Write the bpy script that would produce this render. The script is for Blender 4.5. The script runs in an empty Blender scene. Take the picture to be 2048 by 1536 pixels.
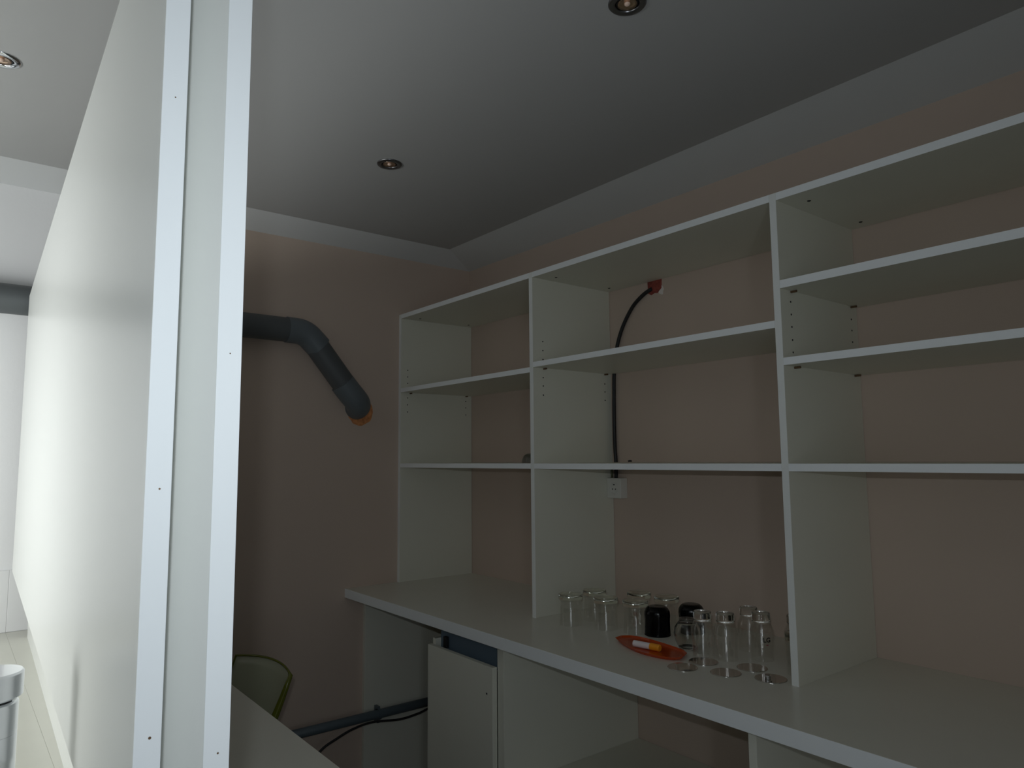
import bpy, bmesh, math, random
from mathutils import Vector, Matrix
random.seed(4)
scn = bpy.context.scene
COL = scn.collection
S = 0.889            # survey units to metres
EYE = 1.433          # eye height above the floor, metres
PI = math.pi

def V(x, y, z):      # survey coordinates (origin under the eye, z from eye level) to metres
    return Vector((x*S, y*S, EYE + z*S))

# ------------------------------------------------------------------ camera
F_PX, PITCH, YAW, ROLL = 1426.6, 0.10372, 0.67024, -0.00843
cam_d = bpy.data.cameras.new('camera'); cam = bpy.data.objects.new('camera', cam_d); COL.objects.link(cam)
cam_d.sensor_fit = 'HORIZONTAL'; cam_d.sensor_width = 36.0; cam_d.lens = F_PX/2048*36.0
cam_d.clip_start = 0.02; cam_d.clip_end = 60
fw = Vector((math.sin(YAW)*math.cos(PITCH), math.cos(YAW)*math.cos(PITCH), math.sin(PITCH)))
rt = Vector((math.cos(YAW), -math.sin(YAW), 0)); up = rt.cross(fw)
r2 = rt*math.cos(ROLL) + up*math.sin(ROLL); u2 = -rt*math.sin(ROLL) + up*math.cos(ROLL)
m = Matrix((r2, u2, -fw)).transposed().to_4x4(); m.translation = V(0, 0, 0)
cam.matrix_world = m
scn.camera = cam

# ------------------------------------------------------------------ light and exposure
scn.view_settings.view_transform = 'Standard'; scn.view_settings.look = 'None'
scn.view_settings.exposure = 0.0; scn.view_settings.gamma = 1.0; scn.view_settings.use_curve_mapping = False
scn.cycles.use_denoising = True
scn.cycles.max_bounces = 14; scn.cycles.diffuse_bounces = 6; scn.cycles.glossy_bounces = 5
scn.cycles.transmission_bounces = 12; scn.cycles.transparent_max_bounces = 24
w = bpy.data.worlds.new('daylight'); scn.world = w; w.use_nodes = True
w.node_tree.nodes['Background'].inputs[0].default_value = (.62, .78, 1.0, 1)
w.node_tree.nodes['Background'].inputs[1].default_value = 0.3

def area(name, loc, target, sx, sy, power, color):
    d = bpy.data.lights.new(name, 'AREA'); d.shape = 'RECTANGLE'; d.size = sx; d.size_y = sy
    d.energy = power; d.color = color
    o = bpy.data.objects.new(name, d); COL.objects.link(o); o.location = loc
    dirv = (target - loc).normalized(); o.rotation_euler = dirv.to_track_quat('-Z', 'Y').to_euler()
    return o
DAY = (.80, .90, 1.0)
# daylight through the window in the left wall and through the glazed door opening behind the viewer
wl = area('window_daylight', V(-1.33, 1.80, -.14), V(.15, 2.45, .10), 1.6, .60, 11, (.97, 1.0, .985))
wl.data.spread = math.radians(110)
area('doorway_daylight', V(-.15, -.50, -.35), V(-.10, 1, -.30), .14, 1.5, 2.4, (.86, .94, 1.0))
# the camera's own small flash, just above and left of the lens
fpos = V(0, 0, 0) + u2*.068 - rt*.026
fl = area('camera_flash', fpos, fpos + fw, .022, .010, 1.55, (.86, .94, 1.0))
fl.data.spread = math.radians(125)
fl.data.use_shadow = True

# ------------------------------------------------------------------ materials
def mat(name, base, rough=.5, metal=0, var=0, vscale=8, bump=0, bscale=60, spec=.5, ior=1.5, trans=0, alpha=None, stain=None):
    mt = bpy.data.materials.new(name); mt.use_nodes = True
    nt = mt.node_tree; b = nt.nodes['Principled BSDF']
    b.inputs['Base Color'].default_value = (*base, 1); b.inputs['Roughness'].default_value = rough
    b.inputs['Metallic'].default_value = metal; b.inputs['Specular IOR Level'].default_value = spec
    b.inputs['IOR'].default_value = ior; b.inputs['Transmission Weight'].default_value = trans
    tc = nt.nodes.new('ShaderNodeTexCoord')
    if var:
        n = nt.nodes.new('ShaderNodeTexNoise'); n.inputs['Scale'].default_value = vscale; n.inputs['Detail'].default_value = 5
        nt.links.new(tc.outputs['Object'], n.inputs['Vector'])
        r = nt.nodes.new('ShaderNodeMix'); r.data_type = 'RGBA'
        r.inputs['A'].default_value = (*[c*(1-var) for c in base], 1)
        r.inputs['B'].default_value = (*[min(1, c*(1+var)) for c in (stain or base)], 1)
        nt.links.new(n.outputs['Fac'], r.inputs['Factor']); nt.links.new(r.outputs['Result'], b.inputs['Base Color'])
    if bump:
        n2 = nt.nodes.new('ShaderNodeTexNoise'); n2.inputs['Scale'].default_value = bscale; n2.inputs['Detail'].default_value = 3
        nt.links.new(tc.outputs['Object'], n2.inputs['Vector'])
        bp = nt.nodes.new('ShaderNodeBump'); bp.inputs['Strength'].default_value = bump; bp.inputs['Distance'].default_value = .002
        nt.links.new(n2.outputs['Fac'], bp.inputs['Height']); nt.links.new(bp.outputs['Normal'], b.inputs['Normal'])
    return mt

def thin_glass(name, tint, refl=1.0, rough=0.0):
    mt = bpy.data.materials.new(name); mt.use_nodes = True; nt = mt.node_tree
    for n in list(nt.nodes): nt.nodes.remove(n)
    out = nt.nodes.new('ShaderNodeOutputMaterial'); mix = nt.nodes.new('ShaderNodeMixShader')
    tr = nt.nodes.new('ShaderNodeBsdfTransparent'); tr.inputs[0].default_value = (*tint, 1)
    gl = nt.nodes.new('ShaderNodeBsdfGlossy'); gl.inputs['Roughness'].default_value = rough; gl.inputs[0].default_value = (refl, refl, refl, 1)
    lw = nt.nodes.new('ShaderNodeLayerWeight'); lw.inputs['Blend'].default_value = .5
    pw = nt.nodes.new('ShaderNodeMath'); pw.operation = 'POWER'; pw.inputs[1].default_value = 4.0
    ma = nt.nodes.new('ShaderNodeMath'); ma.operation = 'MULTIPLY_ADD'; ma.inputs[1].default_value = .45; ma.inputs[2].default_value = .085; ma.use_clamp = True
    nt.links.new(lw.outputs['Facing'], pw.inputs[0]); nt.links.new(pw.outputs[0], ma.inputs[0])
    nt.links.new(ma.outputs[0], mix.inputs[0]); nt.links.new(tr.outputs[0], mix.inputs[1]); nt.links.new(gl.outputs[0], mix.inputs[2])
    nt.links.new(mix.outputs[0], out.inputs[0])
    return mt

M = {}
M['melamine'] = mat('white_melamine', (.74, .735, .64), .42, var=.02, vscale=5, bump=.05, bscale=300)
M['edge'] = mat('white_edge_band', (.90, .93, .94), .38, var=.01, vscale=9)
M['edge2'] = mat('grey_white_edge_band', (.84, .86, .84), .38, var=.01, vscale=9)
M['gloss_board'] = mat('glossy_white_board', (.78, .79, .76), .30, var=.015, vscale=4)
M['gloss_edge'] = mat('glossy_white_edge', (.84, .87, .88), .28, var=.01)
M['worktop'] = mat('cream_worktop', (.72, .71, .63), .30, var=.03, vscale=14, bump=.04, bscale=400)
M['wall_pink'] = mat('pale_pink_wall_paint', (.60, .485, .405), .9, var=.04, vscale=3, bump=.12, bscale=120)
M['wall_white'] = mat('white_wall_tone', (.88, .88, .885), .85, var=.02, vscale=3, bump=.1, bscale=120)  # also stands in for daylight on the left part of the far wall
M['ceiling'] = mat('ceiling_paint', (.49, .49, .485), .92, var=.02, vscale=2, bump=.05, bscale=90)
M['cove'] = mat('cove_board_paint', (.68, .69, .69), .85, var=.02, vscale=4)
M['splash'] = mat('white_splashback', (.86, .86, .86), .3, var=.01)
M['floor'] = mat('grey_floor_tile', (.15, .14, .125), .5, var=.12, vscale=3)
M['duct'] = mat('grey_plastic_duct', (.135, .158, .175), .45, var=.08, vscale=6)
M['duct_dark'] = mat('darker_duct_pipe', (.095, .105, .11), .5, var=.08, vscale=6)
M['pipe'] = mat('blue_grey_pipe', (.10, .13, .15), .45, var=.06)
M['black'] = mat('black_rubber', (.012, .012, .014), .5, var=.1)
M['brick'] = mat('broken_brick', (.55, .13, .04), .95, var=.55, vscale=60, bump=1, bscale=90, stain=(.75, .30, .12))
M['brick_red'] = mat('broken_red_brick', (.20, .025, .02), .95, var=.6, vscale=70, bump=1, bscale=90, stain=(.30, .07, .05))
M['plaster'] = mat('white_plaster_filler', (.80, .74, .70), .95, var=.05, vscale=30)
M['plug'] = mat('beige_socket_plastic', (.72, .71, .66), .4, var=.02)
M['dark'] = mat('dark_hole', (.02, .02, .02), .9, var=.1)
M['pin'] = mat('bronze_shelf_pin', (.18, .11, .06), .4, metal=.6, var=.1)
M['chrome'] = mat('chrome', (.75, .77, .80), .09, metal=1, var=.02)
M['nickel'] = mat('dark_nickel_ring', (.23, .23, .24), .28, metal=1, var=.05)
M['reflector'] = mat('lamp_reflector', (.62, .45, .33), .22, metal=1, var=.12, vscale=120)
M['bulb'] = mat('lamp_bulb_glass', (.85, .62, .5), .1, var=.05, spec=.8)
M['steel'] = mat('mirror_steel', (.62, .60, .57), .05, metal=1, var=.02)
M['glass'] = thin_glass('clear_glass', (.985, .985, .98))
M['glass_thick'] = mat('thick_greenish_glass', (.86, .88, .78), .02, var=.01, trans=1, ior=1.45)
M['glass_base'] = mat('thick_clear_glass', (.93, .93, .90), .0, var=.005, trans=1, ior=1.5)
M['black_glass'] = mat('black_glass', (.002, .002, .002), .2, var=.1, spec=.22)
M['tray'] = mat('orange_translucent_plastic', (.62, .075, .006), .18, var=.08, vscale=25, trans=.2)
M['cap'] = mat('orange_cap_plastic', (.92, .36, .02), .4, var=.05)
M['tube'] = mat('white_tube_plastic', (.86, .80, .80), .4, var=.02)
M['bluegrey'] = mat('shaded_gap_blue_grey', (.12, .17, .22), .5, var=.05)
M['ink'] = mat('black_print', (.01, .01, .012), .5, var=.1)
M['red_ink'] = mat('red_print', (.35, .04, .08), .5, var=.1)
M['frame'] = mat('white_window_frame', (.8, .8, .8), .4, var=.01)
M['chair_edge'] = mat('olive_green_plastic', (.17, .19, .02), .25, var=.08, trans=.3)
M['chair_leg'] = mat('chair_leg_metal', (.5, .5, .5), .3, metal=1, var=.03)
# clear plastic shell of the chair: pale film over transparency
def shell_mat():
    mt = bpy.data.materials.new('frosted_clear_plastic'); mt.use_nodes = True; nt = mt.node_tree
    b = nt.nodes['Principled BSDF']; b.inputs['Base Color'].default_value = (.62, .64, .52, 1); b.inputs['Roughness'].default_value = .25
    tr = nt.nodes.new('ShaderNodeBsdfTransparent'); tr.inputs[0].default_value = (.88, .92, .80, 1)
    mx = nt.nodes.new('ShaderNodeMixShader'); mx.inputs[0].default_value = .42
    nt.links.new(tr.outputs[0], mx.inputs[1]); nt.links.new(b.outputs[0], mx.inputs[2])
    nt.links.new(mx.outputs[0], nt.nodes['Material Output'].inputs[0]); return mt
M['shell'] = shell_mat()

# ------------------------------------------------------------------ helpers
def empty(name, loc, label=None, cat=None, group=None, rz=0):
    o = bpy.data.objects.new(name, None); COL.objects.link(o); o.location = loc; o.rotation_euler = (0, 0, rz)
    o.empty_display_size = .05
    if label: o['label'] = label
    if cat: o['category'] = cat
    if group: o['group'] = group
    return o

def obj(name, bm, m_, parent=None, bevel=0, smooth=False, label=None, seg=2):
    """one mesh object; bm holds coordinates local to the parent's location (parents are empties or unmoved meshes)"""
    me = bpy.data.meshes.new(name)
    bmesh.ops.recalc_face_normals(bm, faces=bm.faces)
    if smooth:
        for f in bm.faces: f.smooth = True
    bm.to_mesh(me); bm.free()
    o = bpy.data.objects.new(name, me); COL.objects.link(o)
    for mm in (m_ if isinstance(m_, (list, tuple)) else [m_]): me.materials.append(mm)
    if parent: o.parent = parent
    if label: o['label'] = label
    if bevel:
        b = o.modifiers.new('bevel', 'BEVEL'); b.width = bevel; b.segments = seg; b.limit_method = 'ANGLE'; b.angle_limit = math.radians(40)
    return o

def struct(o): o['kind'] = 'structure'; return o
def tag(o, label, cat, group=None):
    o['label'] = label; o['category'] = cat
    if group: o['group'] = group
    return o

def addbox(bm, a, b, mi=0):
    """box between two corner Vectors (metres)"""
    x0, x1 = sorted((a.x, b.x)); y0, y1 = sorted((a.y, b.y)); z0, z1 = sorted((a.z, b.z))
    vs = [bm.verts.new((x, y, z)) for x in (x0, x1) for y in (y0, y1) for z in (z0, z1)]
    for q in ((0, 1, 3, 2), (4, 6, 7, 5), (0, 4, 5, 1), (2, 3, 7, 6), (0, 2, 6, 4), (1, 5, 7, 3)):
        f = bm.faces.new([vs[i] for i in q]); f.material_index = mi
    return bm

def boxS(x0, x1, y0, y1, z0, z1, org=Vector((0, 0, 0)), bm=None, mi=0):
    bm = bm or bmesh.new()
    return addbox(bm, V(x0, y0, z0) - org, V(x1, y1, z1) - org, mi)

def lathe(profile, n=48, bm=None, closed=False):
    """profile: (r, z) list in metres, revolved about z"""
    bm = bm or bmesh.new(); rings = []
    for r, z in profile:
        if r < 1e-6: rings.append([bm.verts.new((0, 0, z))])
        else: rings.append([bm.verts.new((r*math.cos(2*PI*i/n), r*math.sin(2*PI*i/n), z)) for i in range(n)])
    pairs = list(zip(rings, rings[1:])) + ([(rings[-1], rings[0])] if closed else [])
    for A, B in pairs:
        for i in range(n):
            j = (i+1) % n
            if len(A) == 1 and len(B) == 1: continue
            if len(A) == 1: bm.faces.new((A[0], B[i], B[j]))
            elif len(B) == 1: bm.faces.new((A[i], A[j], B[0]))
            else: bm.faces.new((A[i], A[j], B[j], B[i]))
    return bm

def tube(pts, r, n=16, bm=None, caps=True):
    """swept tube through Vector points; r number or list"""
    bm = bm or bmesh.new(); rings = []; rs = r if isinstance(r, (list, tuple)) else [r]*len(pts)
    prev = None
    for i, p in enumerate(pts):
        t = (pts[min(i+1, len(pts)-1)] - pts[max(i-1, 0)]).normalized()
        if prev is None:
            a = Vector((0, 0, 1)) if abs(t.z) < .9 else Vector((1, 0, 0)); nrm = (a - t*a.dot(t)).normalized()
        else: nrm = (prev - t*prev.dot(t)).normalized()
        prev = nrm; b = t.cross(nrm)
        rings.append([bm.verts.new(p + (nrm*math.cos(2*PI*k/n) + b*math.sin(2*PI*k/n))*rs[i]) for k in range(n)])
    for A, B in zip(rings, rings[1:]):
        for k in range(n): bm.faces.new((A[k], A[(k+1) % n], B[(k+1) % n], B[k]))
    if caps: bm.faces.new(rings[0][::-1]); bm.faces.new(rings[-1])
    return bm

def spline(pts, n=8):
    out = []; P = [pts[0]] + list(pts) + [pts[-1]]
    for i in range(1, len(P)-2):
        for k in range(n):
            t = k/n; a, b, c, d = P[i-1], P[i], P[i+1], P[i+2]
            out.append(.5*((2*b) + (-a+c)*t + (2*a-5*b+4*c-d)*t*t + (-a+3*b-3*c+d)*t**3))
    out.append(pts[-1]); return out

# ------------------------------------------------------------------ room shell
XL, XR, YB, YW, ZC, ZF = -1.3, 2.218, -.45, 3.17, 1.088, -EYE/S
T = .12
def wall_with_opening(name, axis, pos, out, a0, a1, z0, z1, hole, m_):
    """wall slab lying at axis=pos, thickness going to pos+out, spanning a0..a1, with one rectangular hole (a,a,z,z)"""
    bm = bmesh.new(); h0, h1, hz0, hz1 = hole
    for (p, q, r, s) in ((a0, h0, z0, z1), (h1, a1, z0, z1), (h0, h1, z0, hz0), (h0, h1, hz1, z1)):
        if q - p < 1e-4 or s - r < 1e-4: continue
        if axis == 'x': boxS(pos, pos+out, p, q, r, s, bm=bm)
        else: boxS(p, q, pos, pos+out, r, s, bm=bm)
    return struct(obj(name, bm, m_))
struct(obj('floor', boxS(XL-T, XR+T, YB-T, YW+T, ZF-.1, ZF), M['floor']))
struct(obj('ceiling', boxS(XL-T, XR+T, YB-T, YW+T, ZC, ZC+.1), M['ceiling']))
# far wall: pale pink, coloured white left of the partition to carry the daylight there
bm = boxS(XL-T, .38, YW, YW+T, ZF, ZC); boxS(.38, XR+T, YW, YW+T, ZF, ZC, bm=bm, mi=1)
wb = struct(obj('wall_back', bm, [M['wall_white'], M['wall_pink']]))
struct(obj('wall_right', boxS(XR, XR+T, YB-T, YW, ZF, ZC), M['wall_pink']))
wall_with_opening('wall_left', 'x', XL, -T, YB, YW, ZF, ZC, (.9, 2.95, -.52, .30), M['wall_white'])
wall_with_opening('wall_front', 'y', YB, -T, XL-T, XR, ZF, ZC, (-.36, .06, ZF+.02, .72), M['wall_white'])
# window frame in the left wall and door frame behind the viewer
bm = bmesh.new()
for y in (.9, 1.89, 2.89): boxS(XL-.10, XL-.04, y, y+.06, -.52, .30, bm=bm)
for z in (-.52, .24): boxS(XL-.10, XL-.04, .9, 2.95, z, z+.06, bm=bm)
struct(obj('window_1', bm, M['frame'], bevel=.004))
bm = bmesh.new()
for x in (-.36, .02): boxS(x, x+.04, YB-.10, YB-.04, ZF+.02, .72, bm=bm)
boxS(-.36, .06, YB-.10, YB-.04, .68, .72, bm=bm)
struct(obj('door_1', bm, M['frame'], bevel=.004))
# sloped cove board round the top of the room
XC, YC, ZCB = 2.006, 3.045, 1.029
def prism(corners_a, corners_b):
    bm = bmesh.new(); A = [bm.verts.new(c) for c in corners_a]; B = [bm.verts.new(c) for c in corners_b]
    n = len(A); bm.faces.new(A); bm.faces.new(B[::-1])
    for i in range(n): bm.faces.new((A[i], B[i], B[(i+1) % n], A[(i+1) % n]))
    return bm
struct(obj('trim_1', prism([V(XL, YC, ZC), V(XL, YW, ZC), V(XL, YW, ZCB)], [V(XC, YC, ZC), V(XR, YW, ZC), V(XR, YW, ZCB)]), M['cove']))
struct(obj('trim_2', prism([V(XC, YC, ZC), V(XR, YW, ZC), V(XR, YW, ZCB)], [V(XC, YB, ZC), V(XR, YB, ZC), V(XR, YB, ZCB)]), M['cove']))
# white splashback boards on the far wall behind the left counter
bm = boxS(XL, .2057, YW-.006, YW, -.600, -.383); boxS(.206, .28, YW-.006, YW, -.600, -.383, bm=bm)
struct(obj('trim_3', bm, M['splash'], bevel=.001))

# ------------------------------------------------------------------ right-hand worktop and units
C = -.6; XF = 1.781; XB = XR; XW = 1.504; tt = .0203
YP = (3.17, 2.1345, 1.0735, .0125)      # far faces of the four uprights
ZT = .733
o0 = V(XW, YW, C)
wt = obj('worktop', boxS(XW+.0015, XR, -.35, YW, C-.0405, C), M['worktop'], bevel=.0008)
obj('edge_band', boxS(XW, XW+.0015, -.35, YW, C-.0405, C), M['edge'], wt, bevel=.0006, label='front edge band with the bluish light on it put into its colour')  # blue cast and brightness of the lit lip are put into this colour
tag(wt, 'long cream laminate worktop along the right wall under the shelves', 'worktop')

unit = empty('wall_shelf_unit', V(XF, 1.6, C), 'open white shelf unit of tall uprights standing on the worktop against the right wall', 'shelf unit')
UO = V(XF, 1.6, C)
for i, y in enumerate(YP):
    yt, yb_ = y, y-tt
    up_ = obj('side_panel', boxS(XF+.0012, XB-.002, yb_, yt, C, ZT, org=UO), M['melamine'], unit, bevel=.0004)
    obj('edge_band', boxS(XF, XF+.0012, yb_, yt, C, ZT, org=UO), M['edge2'], up_, bevel=.0004)
    # pin hole columns on the face towards the viewer
    hs = {0: ([.449, .415, .382, .308, .273, .237], [.341, .306, .271, .233]), 1: ([.459, .423, .387, .315, .282, .246], [.31, .276, .24]),
          2: ([.429, .393, .358, .321, .286], [.419, .384, .348]), 3: ([.45, .41], [.45, .41])}[i]
    for x, col in ((1.833 if i else 1.821, hs[0]), (2.178, hs[1])):
        for z in col:
            c = V(x, yb_, z) - UO; bm = lathe([(0, 0), (.0026, 0), (.0026, .0005), (0, .0005)], 12)
            bmesh.ops.rotate(bm, verts=bm.verts, cent=(0, 0, 0), matrix=Matrix.Rotation(PI/2, 3, 'X')); bmesh.ops.translate(bm, verts=bm.verts, vec=c)
            obj('pin_hole', bm, M['dark'], up_)
def shelf(name, bay, ztop, th=.0205, pins=True, xf=XF):
    y0, y1 = YP[bay+1]+.0003, YP[bay]-tt-.0003
    s = obj(name, boxS(xf+.0012, XB-.002, y0, y1, ztop-th, ztop, org=UO), M['melamine'], unit, bevel=.0004)
    obj('edge_band', boxS(xf, xf+.0012, y0, y1, ztop-th, ztop, org=UO), M['edge'], s, bevel=.0004, label='whiter front edge band')
    if pins:
        for x in (1.835, 2.178):
            for y in (y1-.012, y0+.012):
                bm = bmesh.new()
                for zz in (0,):
                    c = V(x, y, ztop-th-.0035) - UO
                    tube([c + Vector((0, .010, 0)), c - Vector((0, .006, 0))], .0028, 10, bm)
                obj('shelf_pin', bm, M['pin'], s, smooth=False)
    return s
for bay in range(3):
    tp = shelf('top_panel', bay, ZT, .0215, pins=False)
    y1 = YP[bay]-tt
    for x in (1.86, 2.16):                              # round screw caps under the top board
        c = V(x, y1-.055, ZT-.0215) - UO
        bm = lathe([(0, -.0012), (.0042, -.0012), (.0048, 0)], 16)
        bmesh.ops.translate(bm, verts=bm.verts, vec=c)
        obj('screw_cap', bm, M['dark'], tp)
shelf('shelf', 0, .355); shelf('shelf', 0, -.0205, .0205, pins=False)
shelf('shelf', 1, .3735); shelf('shelf', 1, -.0205, .0205, pins=False)
shelf('shelf', 2, .483, .0225); shelf('shelf', 2, .267); shelf('shelf', 2, -.0205, .0205, pins=False)

# base unit under the worktop
bu = empty('base_unit', V(1.545, 1.6, ZF), 'white open base unit of uprights and bottom shelves carrying the worktop', 'base unit')
BO = V(1.545, 1.6, ZF); ZU = C-.0405
XBF = 1.545
bases = (3.17, 2.03, 1.052, .02)
for y in bases:
    obj('side_panel', boxS(XBF+(.055 if y > 3 else 0), XB-.002, y-.0215, y, ZF, ZU, org=BO), M['melamine'], bu, bevel=.0008)
for a, b in ((1, 2), (2, 3)):
    obj('bottom_shelf', boxS(XBF+.01, XB-.002, bases[b]+.0003, bases[a]-.0218, -1.125, -1.104, org=BO), M['melamine'], bu, bevel=.0008)

# narrow cabinet with front board and a blue-grey strip coloured as the shaded gap above it
cb = empty('base_cabinet', V(1.534, 2.25, ZF), 'narrow white base cabinet with a tall plain front standing under the worktop', 'cabinet')
CO = V(1.534, 2.25, ZF)
obj('door', boxS(1.529, 1.549, 2.052, 2.474, -1.56, -.722, org=CO), M['melamine'], cb, bevel=.001)
obj('side_panel', boxS(1.551, 2.15, 2.452, 2.472, ZF, -.70, org=CO), M['melamine'], cb, bevel=.0008)
obj('side_panel', boxS(1.551, 2.15, 2.036, 2.052, ZF, -.645, org=CO), M['melamine'], cb, bevel=.0008)
rl = obj('gap_strip', boxS(1.575, 1.60, 2.053, 2.451, -.745, -.655, org=CO), M['bluegrey'], cb, bevel=.001, label='dark blue-grey strip coloured as the shaded gap above the door')
obj('back_panel', boxS(2.13, 2.15, 2.053, 2.451, ZF, -.70, org=CO), M['melamine'], cb)
bm = bmesh.new(); addbox(bm, V(1.560, 2.392, -.728)-CO, V(1.574, 2.412, -.686)-CO)
obj('catch', bm, M['black'], rl, bevel=.001, label='small black catch')
bm = lathe([(0, 0), (.003, 0), (.003, .001), (0, .001)], 12)
bmesh.ops.rotate(bm, verts=bm.verts, cent=(0, 0, 0), matrix=Matrix.Rotation(-PI/2, 3, 'Y')); bmesh.ops.translate(bm, verts=bm.verts, vec=V(1.529, 2.085, -.815)-CO)
obj('screw', bm, M['dark'], cb)

# ------------------------------------------------------------------ left counter (island) running to the far wall
IX0, IX1, IY0, IY1 = -.62, .642, .62, 3.163
isl = empty('counter', V(0, 1.9, ZF), 'wide pale counter running to the far wall beneath the two tall partition boards', 'counter')
IO = V(0, 1.9, ZF)
JX = .2055
bm = boxS(IX0, JX-.0003, IY0, IY1, C-.0405, C, org=IO)
obj('counter_top', bm, M['worktop'], isl, bevel=.0004)
obj('counter_top', boxS(JX, IX1, IY0, IY1, C-.0405, C, org=IO), M['worktop'], isl, bevel=.0004)
for y in (IY0+.05, 1.9, IY1-.07): obj('upright', boxS(IX0+.051, .199, y, y+.022, ZF, C-.041, org=IO), M['melamine'], isl)
obj('side_panel', boxS(.20, .22, IY0+.05, IY1-.05, ZF, C-.041, org=IO), M['melamine'], isl)
obj('side_panel', boxS(IX0+.03, IX0+.05, IY0+.05, IY1-.05, ZF, C-.041, org=IO), M['melamine'], isl)

# ------------------------------------------------------------------ partition boards
def board(name, xn, yn, xf, yf, th, z0, z1, label):
    """upright board from near point to far point (survey units), left face on that line, thickness to the right"""
    org = V(xn, yn, z0)
    d = Vector((xf-xn, yf-yn, 0)); L = d.length; a = math.atan2(d.y, d.x)
    e = empty(name, org, label, 'partition board', rz=a)
    # local: +x along board, +y to the left, so thickness goes to -y
    bm = bmesh.new(); addbox(bm, Vector((.0012, -th*S, 0)), Vector((L*S, 0, (z1-z0)*S)))
    face = obj('board_face', bm, M['gloss_board'], e, bevel=.0006)
    bm = bmesh.new(); addbox(bm, Vector((0, -th*S, 0)), Vector((.0011, 0, (z1-z0)*S)))
    obj('edge_band', bm, M['gloss_edge'], e, bevel=.0003, label='bright white edge band')
    bm = bmesh.new()
    for (x, z, r) in ((.0, .13, .0011), (.0, .31, .0008), (.0, .62, .0006)):
        c = Vector((-.0002, -th*S*.6 + r*4*z, z))
        A = [bm.verts.new(c + Vector((0, r*math.cos(k*PI/4), r*math.sin(k*PI/4)))) for k in range(8)]; bm.faces.new(A)
    obj('scuff_marks', bm, M['pin'], e)
    return e, a
Pn = (.1335, .666); Pf = (.2045, 3.03)
p1, ang = board('partition_board', Pn[0], Pn[1], Pf[0], Pf[1], .0205, -.372, .592, 'nearer-left glossy white board fixed clear above the counter, beside the chrome tap')
off = .0765
p2, _ = board('partition_board', Pn[0]+.0545, Pn[1], Pf[0]+.0545, Pf[1], .0215, -.6, .592, 'second tall white board, right of its twin, standing on the counter before the dark shelves')
# slanted strip added to catch light on the left face of the right board, right behind its front edge
bm = bmesh.new(); z0_, z1_ = V(0, 0, -.6).z, V(0, 0, .592).z
pts = [(.1880, .6665), (.1655, .7205), (.1655, .7260), (.1905, .7260)]
a_ = [bm.verts.new((p[0]*S, p[1]*S, z0_)) for p in pts]; b_ = [bm.verts.new((p[0]*S, p[1]*S, z1_)) for p in pts]
bm.faces.new(a_); bm.faces.new(b_[::-1])
for k in range(4): bm.faces.new((a_[k], a_[(k+1) % 4], b_[(k+1) % 4], b_[k]))
inv = Matrix.Rotation(-ang, 4, 'Z') @ Matrix.Translation(-V(Pn[0]+.0545, Pn[1], -.6))
bmesh.ops.transform(bm, matrix=inv, verts=bm.verts)
obj('light_catch_strip', bm, M['gloss_board'], p2, label='slanted white strip added to catch light between the two boards')
# hidden spacers that hold the left board to the right one
for dx in (.35, 1.2, 1.95):
    for dz in (.2, .68):
        bm = bmesh.new(); tube([Vector((dx, -.0205*S, dz)), Vector((dx, -.0545*S, dz))], .008, 12, bm)
        obj('spacer', bm, M['chrome'], p1)

# ------------------------------------------------------------------ tap
tx, ty = .057, 1.08
tap = empty('tap', V(tx, ty, C), 'chrome kitchen mixer tap at the left edge, standing on the counter', 'tap')
zt = (-.248 + .6)*S
R = .0275
obj('body', lathe([(0, 0), (R+.004, 0), (R+.004, .006), (R, .008), (R, zt-.067), (R-.0006, zt-.066), (R-.0006, zt-.0653), (R, zt-.0646), (R, zt-.033), (R-.002, zt-.031), (0, zt-.031)], 64), M['chrome'], tap, smooth=False)
obj('cap', lathe([(0, zt-.028), (R+.001, zt-.028), (R+.0035, zt-.026), (R+.0035, zt-.003), (R+.002, zt-.0008), (0, zt)], 64), M['chrome'], tap)
obj('neck', lathe([(0, zt-.031), (R-.006, zt-.031), (R-.006, zt-.028), (0, zt-.028)], 32), M['black'], tap)
obj('spout', tube(spline([Vector((-R*.5, 0, .13)), Vector((-.07, -.02, .17)), Vector((-.15, -.04, .19)), Vector((-.20, -.055, .18)), Vector((-.21, -.058, .15))]), .011, 20), M['chrome'], tap, smooth=True)
obj('lever', tube([Vector((-.01, 0, zt-.01)), Vector((-.09, -.02, zt+.012))], [.007, .005], 14), M['chrome'], tap, smooth=True)
for o in tap.children:
    for p in o.data.polygons: p.use_smooth = True
    if o.name.startswith(('body', 'cap', 'neck')):
        es = o.modifiers.new('split', 'EDGE_SPLIT'); es.split_angle = math.radians(30)

# ------------------------------------------------------------------ ventilation duct along the far wall
duct = empty('ventilation_duct', V(.97, 3.10, .577), 'fat dark grey ventilation duct running along the far wall and bending down into it', 'duct')
DO = V(.97, 3.10, .577); YD = 3.106; rd = .0545*S
def D(x, z, y=YD): return V(x, y, z) - DO
obj('pipe', tube([D(-1.6, .592), D(.0, .588), D(1.20, .584)], rd, 40), M['duct_dark'], duct, smooth=True)
e1 = [D(1.17, .584), D(1.215, .583)] + [D(1.215+.105*math.sin(t), .583-.105*(1-math.cos(t))) for t in [math.radians(a) for a in (8, 16, 24, 32, 40, 47)]]
last = e1[-1]; dr = (e1[-1]-e1[-2]).normalized(); e1.append(last + dr*.045)
obj('elbow', tube(e1, rd*1.07, 40), M['duct'], duct, smooth=True)
s0 = last + dr*.01; s1 = D(1.497, .300)
obj('pipe', tube([s0, s1], rd, 40), M['duct_dark'], duct, smooth=True)
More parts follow.
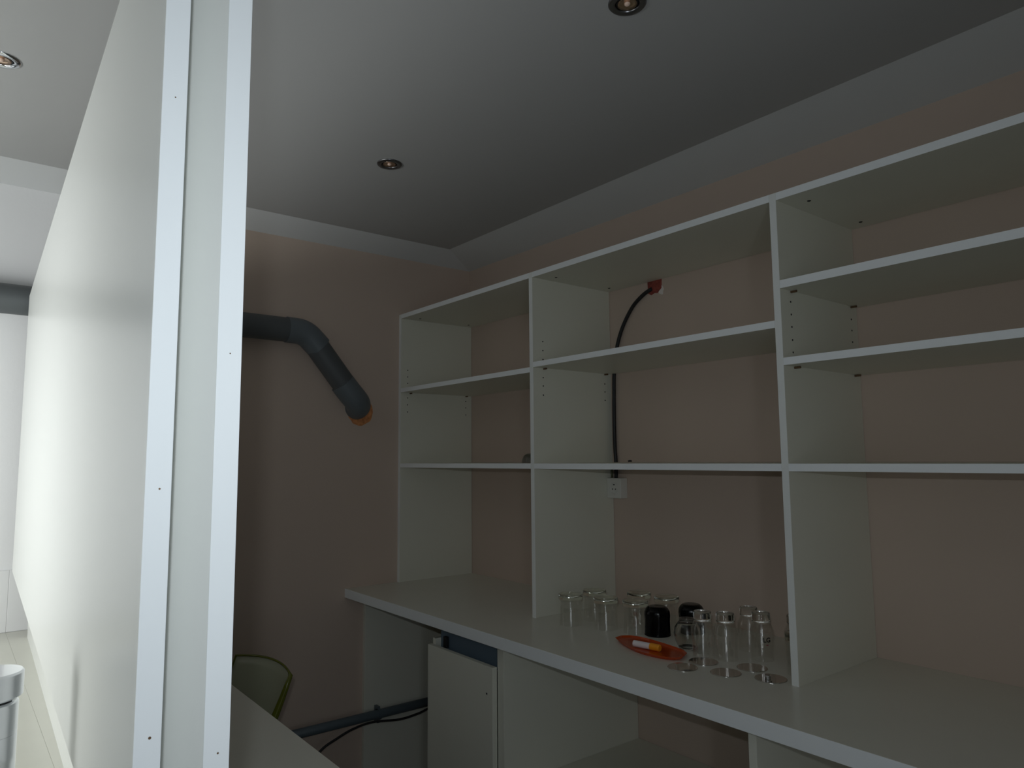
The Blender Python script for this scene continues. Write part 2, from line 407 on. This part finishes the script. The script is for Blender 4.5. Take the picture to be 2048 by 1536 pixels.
e2 = [D(1.446, .358), D(1.478, .321), D(1.508, .290, YD+.002), D(1.530, .270, YD+.012), D(1.543, .258, YD+.030), D(1.548, .252, YD+.050), D(1.549, .250, YD+.0665)]
e2 = spline(e2, 5)
obj('elbow', tube(e2, rd*1.07, 40), M['duct'], duct, smooth=True)
for o in duct.children:
    es = o.modifiers.new('split', 'EDGE_SPLIT'); es.split_angle = math.radians(50)
# brick hole round the duct end
def patch(name, c, ex, ez, r_fn, m_, n=26, depth=.004, axis='y', seed=1):
    rnd = random.Random(seed); bm = bmesh.new()
    rings = []
    for q in (1.0, .8, .55, .3):
        ring = []
        for k in range(n):
            a = 2*PI*k/n; rr = r_fn(a)*q
            dep = depth*(.2 if q == 1 else rnd.uniform(.4, 1))
            u, v_ = rr*math.cos(a)*ex, rr*math.sin(a)*ez
            ring.append(bm.verts.new(c + (Vector((u, -dep, v_)) if axis == 'y' else Vector((-dep, u, v_)))))
        rings.append(ring)
    for A, B in zip(rings, rings[1:]):
        for k in range(n): bm.faces.new((A[k], A[(k+1) % n], B[(k+1) % n], B[k]))
    bm.faces.new(rings[-1])
    back = [bm.verts.new((v.co.x, c.y, v.co.z) if axis == 'y' else (c.x, v.co.y, v.co.z)) for v in rings[0]]
    for k in range(n): bm.faces.new((rings[0][k], back[k], back[(k+1) % n], rings[0][(k+1) % n]))
    return obj(name, bm, m_)
rnd = random.Random(3); nr = [1+rnd.uniform(-.05, .05) for _ in range(27)]
h = patch('wall_hole', V(1.572, YW, .231), .060, .060, lambda a: nr[int(a/(2*PI)*26) % 26], M['brick'], seed=2)
tag(h, 'round orange brick-rimmed hole in the far wall where the duct enters', 'wall hole')
# brick gap high on the right wall with the cable coming out
c = V(XR, 1.862, .685)
bm = bmesh.new()
pts = [(-.036, .031), (-.034, -.020), (-.018, -.030), (.000, -.024), (.014, -.027), (.036, -.010), (.038, .031)]
A = [bm.verts.new(c + Vector((-.001, -p[0]*S*1.0, p[1]*S))) for p in pts]
B = [bm.verts.new(c + Vector((0, -p[0]*S*1.0, p[1]*S))) for p in pts]
mid = [bm.verts.new(c + Vector((-.0045 if i % 2 else -.003, -p[0]*S*.55, p[1]*S*.55))) for i, p in enumerate(pts)]
n = len(pts)
for k in range(n):
    bm.faces.new((A[k], A[(k+1) % n], B[(k+1) % n], B[k])); bm.faces.new((A[k], A[(k+1) % n], mid[(k+1) % n], mid[k]))
bm.faces.new(mid)
h2 = obj('wall_gap', bm, M['brick_red']); tag(h2, 'small broken red brick gap in the right wall under the top board', 'wall hole')
bm = bmesh.new(); P0 = V(XR, 1.87, .668)
patchpts = [(-.052, .02), (-.05, -.012), (-.03, -.034), (.006, -.036), (.02, -.034), (.035, -.016)]
# plaster smears beside the gap and above the middle shelf
for (y, z, ry, rz_) in ((1.828, .668, .012, .020), (1.96, .395, .045, .020), (1.80, .392, .035, .012)):
    a = [bm.verts.new(V(XR-.001, y+ry*math.cos(k*PI/7)*(1+.2*math.sin(3*k)), z+rz_*math.sin(k*PI/7)*(1+.2*math.cos(2*k)))) for k in range(14)]
    b = [bm.verts.new(v.co + Vector((.0009, 0, 0))) for v in a]
    bm.faces.new(a)
    for k in range(14): bm.faces.new((a[k], a[(k+1) % 14], b[(k+1) % 14], b[k]))
o = obj('trim_4', bm, M['plaster']); struct(o)

# black cable from the gap down to the socket
r_c = .0078*S
def CB(y, z, x=XR-.0105): return V(x, y, z)
cable = tube(spline([V(XR-.004, 1.872, .680), CB(1.90, .668), CB(1.935, .650), CB(1.97, .625), CB(2.005, .585), CB(2.032, .545), CB(2.052, .505), CB(2.068, .46), CB(2.078, .41), CB(2.086, .36),
              CB(2.089, .30), CB(2.092, .18), CB(2.092, .05), CB(2.088, -.02), CB(2.080, -.085, XR-.02)], 6), r_c, 14)
tag(obj('cable', cable, M['black'], smooth=True), 'thick black cable hanging from the brick gap down the right wall', 'cable')
tag(obj('conduit', tube([V(XR-.02, 2.103, -.043), V(XR-.02, 2.103, -.085)], .0045, 12), mat('green_grey_conduit', (.10, .11, .06), .5, var=.1), smooth=True), 'short olive conduit stub entering the socket box beside the cable', 'conduit')
# socket box
sk = empty('wall_socket', V(XR, 2.0745, -.126), 'white surface-mounted wall socket under the middle bay shelf, in its corner', 'socket')
KO = V(XR, 2.0745, -.126)
obj('box', boxS(XR-.042, XR, 2.036, 2.1135, -.168, -.085, org=KO), M['plug'], sk, bevel=.003)
bm = lathe([(.0, .010), (.0185, .010), (.0205, .003), (.0235, .003), (.0245, 0), (0, 0)], 40)
bmesh.ops.rotate(bm, verts=bm.verts, cent=(0, 0, 0), matrix=Matrix.Rotation(-PI/2, 3, 'Y'))
fc = V(XR-.042, 2.072, -.128) - KO
# raised ring and recessed face
bm = lathe([(.0, .0008), (.0175, .0008), (.0185, .003), (.0215, .003), (.0222, 0), (0, 0)], 40)
bmesh.ops.rotate(bm, verts=bm.verts, cent=(0, 0, 0), matrix=Matrix.Rotation(-PI/2, 3, 'Y')); bmesh.ops.translate(bm, verts=bm.verts, vec=fc)
fo = obj('face', bm, M['plug'], sk)
for dy, dz, r in ((.0075, -.002, .0024), (-.0075, -.002, .0024)):
    bm = bmesh.new(); tube([fc + Vector((-.0012, dy, dz)), fc + Vector((-.0006, dy, dz))], r, 12, bm); obj('pin_hole', bm, M['dark'], fo)
obj('earth_clip', addbox(bmesh.new(), fc + Vector((-.0014, -.004, .012)), fc + Vector((-.0006, .004, .016))), M['dark'], fo)
# tiny dark wall plug on the middle bay shelf
bm = bmesh.new(); tube(spline([Vector((0, 0, .004)), Vector((.004, -.005, .006)), Vector((.008, -.010, .004))], 4), [.003]*8 + [.002], 8, bm)
o = obj('wall_plug', bm, M['black'], smooth=True); o.location = V(2.15, 1.967, -.0205)
tag(o, 'tiny dark wall plug lying on the middle bay shelf beside the cable', 'wall plug')

# ------------------------------------------------------------------ waste pipe and cable low on the far wall
wp = empty('waste_pipe', V(1.2, 3.135, -1.195), 'slim blue-grey waste pipe running low along the far wall under the worktop', 'pipe')
WO = V(1.2, 3.135, -1.195)
obj('pipe', tube([V(.66, 3.11, -1.175)-WO, V(1.60, 3.11, -1.18)-WO, V(2.19, 3.11, -1.182)-WO], .0205*S, 24), M['pipe'], wp, smooth=True)
for x in (1.655,):
    bm = bmesh.new(); c = V(x, 3.11, -1.181)-WO
    tube([c - Vector((.006, 0, 0)), c + Vector((.006, 0, 0))], .0245*S, 24, bm); addbox(bm, c + Vector((-.006, -.002, -.034)), c + Vector((.006, .028, .030)))
    obj('clamp', bm, M['pipe'], wp)
lc = tube(spline([V(1.30, 3.06, -1.606), V(1.30, 3.065, -1.33), V(1.352, 3.065, -1.256), V(1.43, 3.065, -1.222), V(1.505, 3.065, -1.200), V(1.60, 3.065, -1.192), V(1.74, 3.065, -1.211), V(1.84, 3.065, -1.207), V(1.905, 3.065, -1.195), V(2.03, 3.065, -1.18), V(2.13, 3.065, -1.24)], 8), .0052*S, 10)
tag(obj('cable', lc, M['black'], smooth=True), 'thin black cable sagging across the low waste pipe on the far wall', 'cable')

# ------------------------------------------------------------------ recessed downlights
def downlight(x, y, label, ring='nickel'):
    e = empty('downlight', V(x, y, ZC), label, 'ceiling light', 'recessed ceiling downlights')
    r = .046*S
    obj('ring', lathe([(r, 0), (r, -.0015), (r*.93, -.0045), (r*.72, -.0055), (r*.64, -.004), (r*.60, -.0005), (r*.60, 0)], 64, closed=True), M[ring], e, smooth=True)
    obj('inner_ring', lathe([(r*.60, -.0002), (r*.56, -.002), (r*.52, -.002), (r*.50, -.0002)], 48, closed=True), M['black'], e, smooth=True)
    g = obj('reflector', lathe([(r*.50, -.0006), (r*.50, -.0035), (r*.38, -.0012), (r*.2, -.0008), (0, -.0008)], 48), M['reflector'], e, smooth=True)
    obj('bulb', lathe([(r*.16, -.001), (r*.15, -.004), (r*.08, -.006), (0, -.0065)], 24), M['bulb'], g, smooth=True)
    return e
downlight(1.229, 2.27, 'small round nickel downlight set in the ceiling near the far corner, above the duct')
downlight(1.2265, 1.088, 'round nickel downlight at the top edge of the ceiling, above the middle shelves')
downlight(.058, 2.29, 'round chrome downlight in the bright ceiling left of the partition boards', 'chrome')

# ------------------------------------------------------------------ glassware on the worktop (all upside down)
def put(e, x, y): e.location = V(x, y, C)
def tumbler(x, y, h, label, group):
    e = empty('tumbler', V(x, y, C), label, 'glass', group)
    H = h*S; r = .0435*S
    obj('bowl', lathe([(r*.97, 0), (r*.98, .001), (r*.90, H*.55), (r*.88, H*.80), (r*.985, H*.815), (r*.985, H*.80),  (r*.84, H*.785), (r*.86, H*.55), (r*.94, .001), (r*.95, 0)], 48, closed=True), M['glass'], e, smooth=True)
    obj('thick_base', lathe([(0, H*.83), (r*.90, H*.83), (r*1.0, H*.84), (r*1.0, H*.985), (r*.97, H), (r*.6, H*.995), (0, H*.985)], 48), M['glass_thick'], e, smooth=True, label='thick greenish glass base, upwards')
    return e
def slim(x, y, h, label, group):
    e = empty('beer_glass', V(x, y, C), label, 'glass', group)
    H = h*S; r = .033*S; b = .0262*S
    obj('bowl', lathe([(r*.97, 0), (r, .001), (r*1.0, H*.25), (r*1.09, H*.52), (r*1.08, H*.64), (b*1.08, H*.76), (b, H*.80), (b*.95, H*.79), (r*1.0, H*.63), (r*1.02, H*.52), (r*.95, H*.25), (r*.94, .001), (r*.95, 0)], 56, closed=True), M['glass'], e, smooth=True)
    obj('thick_base', lathe([(0, H*.79), (b*.98, H*.79), (b*1.02, H*.82), (b, H*.97), (b*.95, H), (b*.5, H*.985), (0, H*.975)], 40), M['glass_base'], e, smooth=True, label='heavy clear glass base, upwards')
    return e
g1 = 'clear upturned tumblers on the worktop'
tumbler(1.817, 1.960, .108, 'clear upturned tumbler with greenish base, front left end of the glasses, by the shelf upright', g1)
tumbler(1.939, 1.959, .108, 'clear upturned tumbler behind the leftmost one, against the pale shelf upright', g1)
tumbler(1.866, 1.831, .108, 'clear upturned tumbler in the front row, second from the left', g1)
tumbler(2.026, 1.817, .108, 'clear upturned tumbler in the back row, just right of the shelf upright edge', g1)
tumbler(1.903, 1.725, .108, 'clear upturned tumbler touching the left side of the nearer black glass', g1)
tumbler(2.042, 1.702, .108, 'clear upturned tumbler standing between and behind the two black glasses', g1)
tumbler(1.893, 1.105, .110, 'clear upturned tumbler half hidden by the nearest shelf upright', g1)
g2 = 'slim upturned beer glasses'
t1 = slim(1.826, 1.386, .135, 'slim upturned beer glass beside the round ball glass, leftmost of the tall ones', g2)
t2 = slim(1.860, 1.329, .135, 'slim upturned beer glass, middle one of the three clearest tall ones', g2)
t3 = slim(1.938, 1.259, .137, 'slim upturned beer glass with a small black two-letter print on its side', g2)
slim(2.005, 1.345, .130, 'faint slim upturned beer glass standing behind the middle tall one', g2)
slim(2.03, 1.20, .125, 'faint slim upturned beer glass behind the one with the black print', g2)
# black glasses
def black_glass(x, y, label):
    e = empty('black_glass', V(x, y, C), label, 'glass', 'black upturned glasses')
    H = .095*S; r = .0435*S
    n = 60; bm = bmesh.new(); prof = [(r*1.0, 0), (r*.98, H*.25), (r*.97, H*.5), (r*1.0, H*.70), (r*.98, H*.82), (r*.86, H*.92), (r*.70, H*.985), (r*.62, H), (0, H*.985)]
    lathe(prof, n, bm)
    for v in bm.verts:                                   # shallow moulded flutes round the shoulder
        rr = math.hypot(v.co.x, v.co.y); zz = v.co.z/H
        if rr > 1e-5 and .3 < zz < .95:
            a = math.atan2(v.co.y, v.co.x); k = 1 - .035*(.5+.5*math.cos(10*a))*math.sin((zz-.3)/.65*PI)
            v.co.x *= k; v.co.y *= k
    obj('bowl', bm, M['black_glass'], e, smooth=True)
    obj('rim', lathe([(r*1.0, 0), (r*1.015, .0012), (r*1.0, .003), (r*.96, .0012)], n, closed=True), M['black_glass'], e, smooth=True)
black_glass(1.933, 1.654, 'black upturned glass standing just behind the orange tray')
black_glass(2.050, 1.602, 'black upturned glass further back, partly behind the round ball glass')
# round ball glass
e = empty('ball_glass', V(1.868, 1.478, C), 'round clear ball-shaped glass upturned beside the orange tray', 'glass')
H = .092*S; r = .0415*S
obj('bowl', lathe([(r*.60, 0), (r*.74, H*.10), (r*.95, H*.30), (r, H*.50), (r*.93, H*.70), (r*.74, H*.84), (r*.64, H*.90), (r*.61, H*.90), (r*.70, H*.82), (r*.88, H*.69), (r*.95, H*.50), (r*.90, H*.30), (r*.69, H*.10), (r*.56, 0)], 56, closed=True), M['glass_base'], e, smooth=True)
obj('thick_base', lathe([(0, H*.86), (r*.62, H*.87), (r*.66, H*.92), (r*.62, H), (r*.55, H*.985), (0, H*.96)], 48), M['glass'], e, smooth=True)
# small bowl on the left bay shelf
e = empty('glass_bowl', V(2.02, 2.413, -.0205), 'small clear glass bowl upturned on the left bay shelf beside the upright', 'bowl')
H = .036; r = .040
obj('bowl', lathe([(r, 0), (r*.97, H*.3), (r*.8, H*.75), (r*.5, H), (0, H), (0, H*.93), (r*.48, H*.92), (r*.75, H*.70), (r*.93, H*.3), (r*.95, 0)], 40), M['glass_base'], e, smooth=True)
# print on the third beer glass
def printed(txt, parent, size, ang, z, m_, name, ext=.0001):
    cu = bpy.data.curves.new(name, 'FONT'); cu.body = txt; cu.size = size; cu.align_x = 'CENTER'; cu.align_y = 'CENTER'; cu.extrude = ext; cu.offset = size*.03
    tmp = bpy.data.objects.new('tmp', cu); COL.objects.link(tmp); bpy.context.view_layer.update()
    me = bpy.data.meshes.new_from_object(tmp.evaluated_get(bpy.context.evaluated_depsgraph_get()))
    bpy.data.objects.remove(tmp)
    R0 = .0333*S*1.015
    for v in me.vertices:                                # wrap round the glass
        a = ang + v.co.x/R0; rr = R0 + .0006 + v.co.z
        v.co = Vector((rr*math.cos(a), rr*math.sin(a), z + v.co.y))
    me.materials.append(m_); o = bpy.data.objects.new(name, me); COL.objects.link(o); o.parent = parent; return o
face = math.atan2(-1.259, -1.938)                        # direction of the viewer
printed('LG', t3, .0165, face + .43, .137*S*.46, M['ink'], 'print')
o = obj('print', tube([Vector(((.0340*S)*math.cos(a), (.0340*S)*math.sin(a), .0435)) for a in [face+.36+.04*k for k in range(6)]], .0009, 8), M['red_ink'], t3)
# mirror-bright steel coasters
cg = 'mirror steel coasters in front of the glasses'
for (x, y, lb) in ((1.692, 1.359, 'round mirror steel coaster at the left front, nearest the orange tray'), (1.783, 1.355, 'round mirror steel coaster at the foot of the leftmost tall glass'),
                   (1.741, 1.249, 'round mirror steel coaster at the front middle, reflecting the middle tall glass'), (1.838, 1.229, 'round mirror steel coaster behind, between the middle tall glass and the printed one'),
                   (1.788, 1.139, 'round mirror steel coaster at the front right, beside the nearest shelf upright')):
    r = .0425*S
    o = obj('coaster', lathe([(0, 0), (r, 0), (r, .0012), (r-.0008, .002), (0, .002)], 64), M['steel'])
    o.location = V(x, y, C); tag(o, lb, 'coaster', cg)
    es = o.modifiers.new('split', 'EDGE_SPLIT')
# small chrome cylinder added for the reflection in the right-hand coaster
e = obj('coaster_reflection', lathe([(0, 0), (.0065, 0), (.007, .001), (.007, .008), (.006, .009), (0, .009)], 32), M['chrome'])
e.location = V(1.775, 1.140, C) + Vector((0, 0, .002)); tag(e, 'tiny shiny cylinder added as the reflection in the front right coaster', 'reflection')

# orange tray and white tube
TO = V(1.77, 1.54, C)
outl = [(1.768, 1.695), (1.738, 1.645), (1.717, 1.594), (1.704, 1.55), (1.700, 1.505), (1.704, 1.46), (1.712, 1.43), (1.728, 1.408), (1.746, 1.400), (1.757, 1.414), (1.772, 1.412), (1.795, 1.423), (1.812, 1.447), (1.824, 1.49), (1.833, 1.55), (1.839, 1.61), (1.838, 1.65), (1.826, 1.682), (1.800, 1.700)]
bm = bmesh.new(); n = len(outl)
cx = sum(p[0] for p in outl)/n; cy = sum(p[1] for p in outl)/n
def ring(q, z): return [bm.verts.new(V(cx+(p[0]-cx)*q, cy+(p[1]-cy)*q, C) - TO + Vector((0, 0, z))) for p in outl]
R1 = ring(.90, 0); R2 = ring(1.0, .0085); R3 = ring(.985, .0095); R4 = ring(.93, .0045); R5 = ring(.86, .003)
for A, B in ((R1, R2), (R2, R3), (R3, R4), (R4, R5)):
    for k in range(n): bm.faces.new((A[k], A[(k+1) % n], B[(k+1) % n], B[k]))
bm.faces.new(R1[::-1]); bm.faces.new(R5)
tr = obj('tray', bm, M['tray'], smooth=False); tr.location = TO
tr.modifiers.new('bevel', 'BEVEL').width = .0008
tag(tr, 'orange translucent plastic leaf-shaped tray lying on the worktop', 'tray')
a3 = V(1.746, 1.592, C); b3 = V(1.762, 1.500, C)
rt_ = .0098*S; zc = Vector((0, 0, .003 + rt_*1.08 + .0002))
tb = empty('tablet_tube', a3 + zc, 'small white tube with an orange cap lying on the orange tray', 'tube')
d3 = b3 - a3
obj('tube', tube([Vector((0, 0, 0)), d3*.66], rt_, 28), M['tube'], tb, bevel=.0005)
obj('cap', tube([d3*.64, d3*.96, d3*1.0], [rt_*1.08, rt_*1.08, rt_*.98], 28), M['cap'], tb, bevel=.0004, label='orange cap')

# ------------------------------------------------------------------ chair behind the counter
ch = empty('chair', V(.72, 2.62, ZF), 'clear plastic chair with olive green edges tucked against the counter, low by the far wall', 'chair')
HO = V(.72, 2.62, ZF)
A = V(.895, 2.80, -.722); B = V(.962, 2.435, -.725)
Ab = V(.70, 2.80, -1.13); Bb = V(.77, 2.48, -1.13)
nu, nv = 14, 12
def backpt(u, v):
    top = A.lerp(B, u); bot = Ab.lerp(Bb, u)
    p = top.lerp(bot, v)
    nrm = Vector((1, .15, 0))
    p = p + nrm*(.035*(1-(2*u-1)**2)) + nrm*(.018*math.sin(v*PI)) + Vector((0, 0, .010*(1-(2*u-1)**2)*(1-v)))
    return p - HO
bm = bmesh.new(); th_ = .004
def grid(bm, fn, nu, nv, off):
    G = [[bm.verts.new(fn(i/nu, j/nv) + off) for j in range(nv+1)] for i in range(nu+1)]
    for i in range(nu):
        for j in range(nv): bm.faces.new((G[i][j], G[i+1][j], G[i+1][j+1], G[i][j+1]))
    return G
grid(bm, backpt, nu, nv, Vector((0, 0, 0)))
bk = obj('backrest', bm, M['shell'], ch, smooth=True)
sm = bk.modifiers.new('solid', 'SOLIDIFY'); sm.thickness = .004
rim = [backpt(0, v/10) for v in range(10, -1, -1)] + [backpt(u/14, 0) for u in range(1, 15)] + [backpt(1, v/10) for v in range(1, 11)]
rr_ = [.0035]*12 + [.0035]*12 + [.007 + .004*min(1, k/3) for k in range(len(rim)-24)]
obj('rim', tube(rim, rr_[:len(rim)], 10), M['chair_edge'], bk, smooth=True, label='olive green translucent rim')
def seatpt(u, v):
    back = Ab.lerp(Bb, u); fr = back + Vector((-.36, -.05, .02))
    p = back.lerp(fr, v) + Vector((0, 0, -.018*math.sin(v*PI)*(1-(2*u-1)**2)))
    return p - HO
bm = bmesh.new(); grid(bm, seatpt, 10, 10, Vector((0, 0, 0)))
st = obj('seat', bm, M['shell'], ch, smooth=True); st.modifiers.new('solid', 'SOLIDIFY').thickness = .005
for u, v in ((.08, .1), (.92, .1), (.08, .9), (.92, .9)):
    p = seatpt(u, v); q = Vector((p.x + (.03 if v < .5 else -.0), p.y + (.03 if u < .5 else -.03), 0))
    obj('leg', tube([p - Vector((0, 0, .004)), q], [.011, .009], 14), M['chair_leg'], ch, smooth=True)
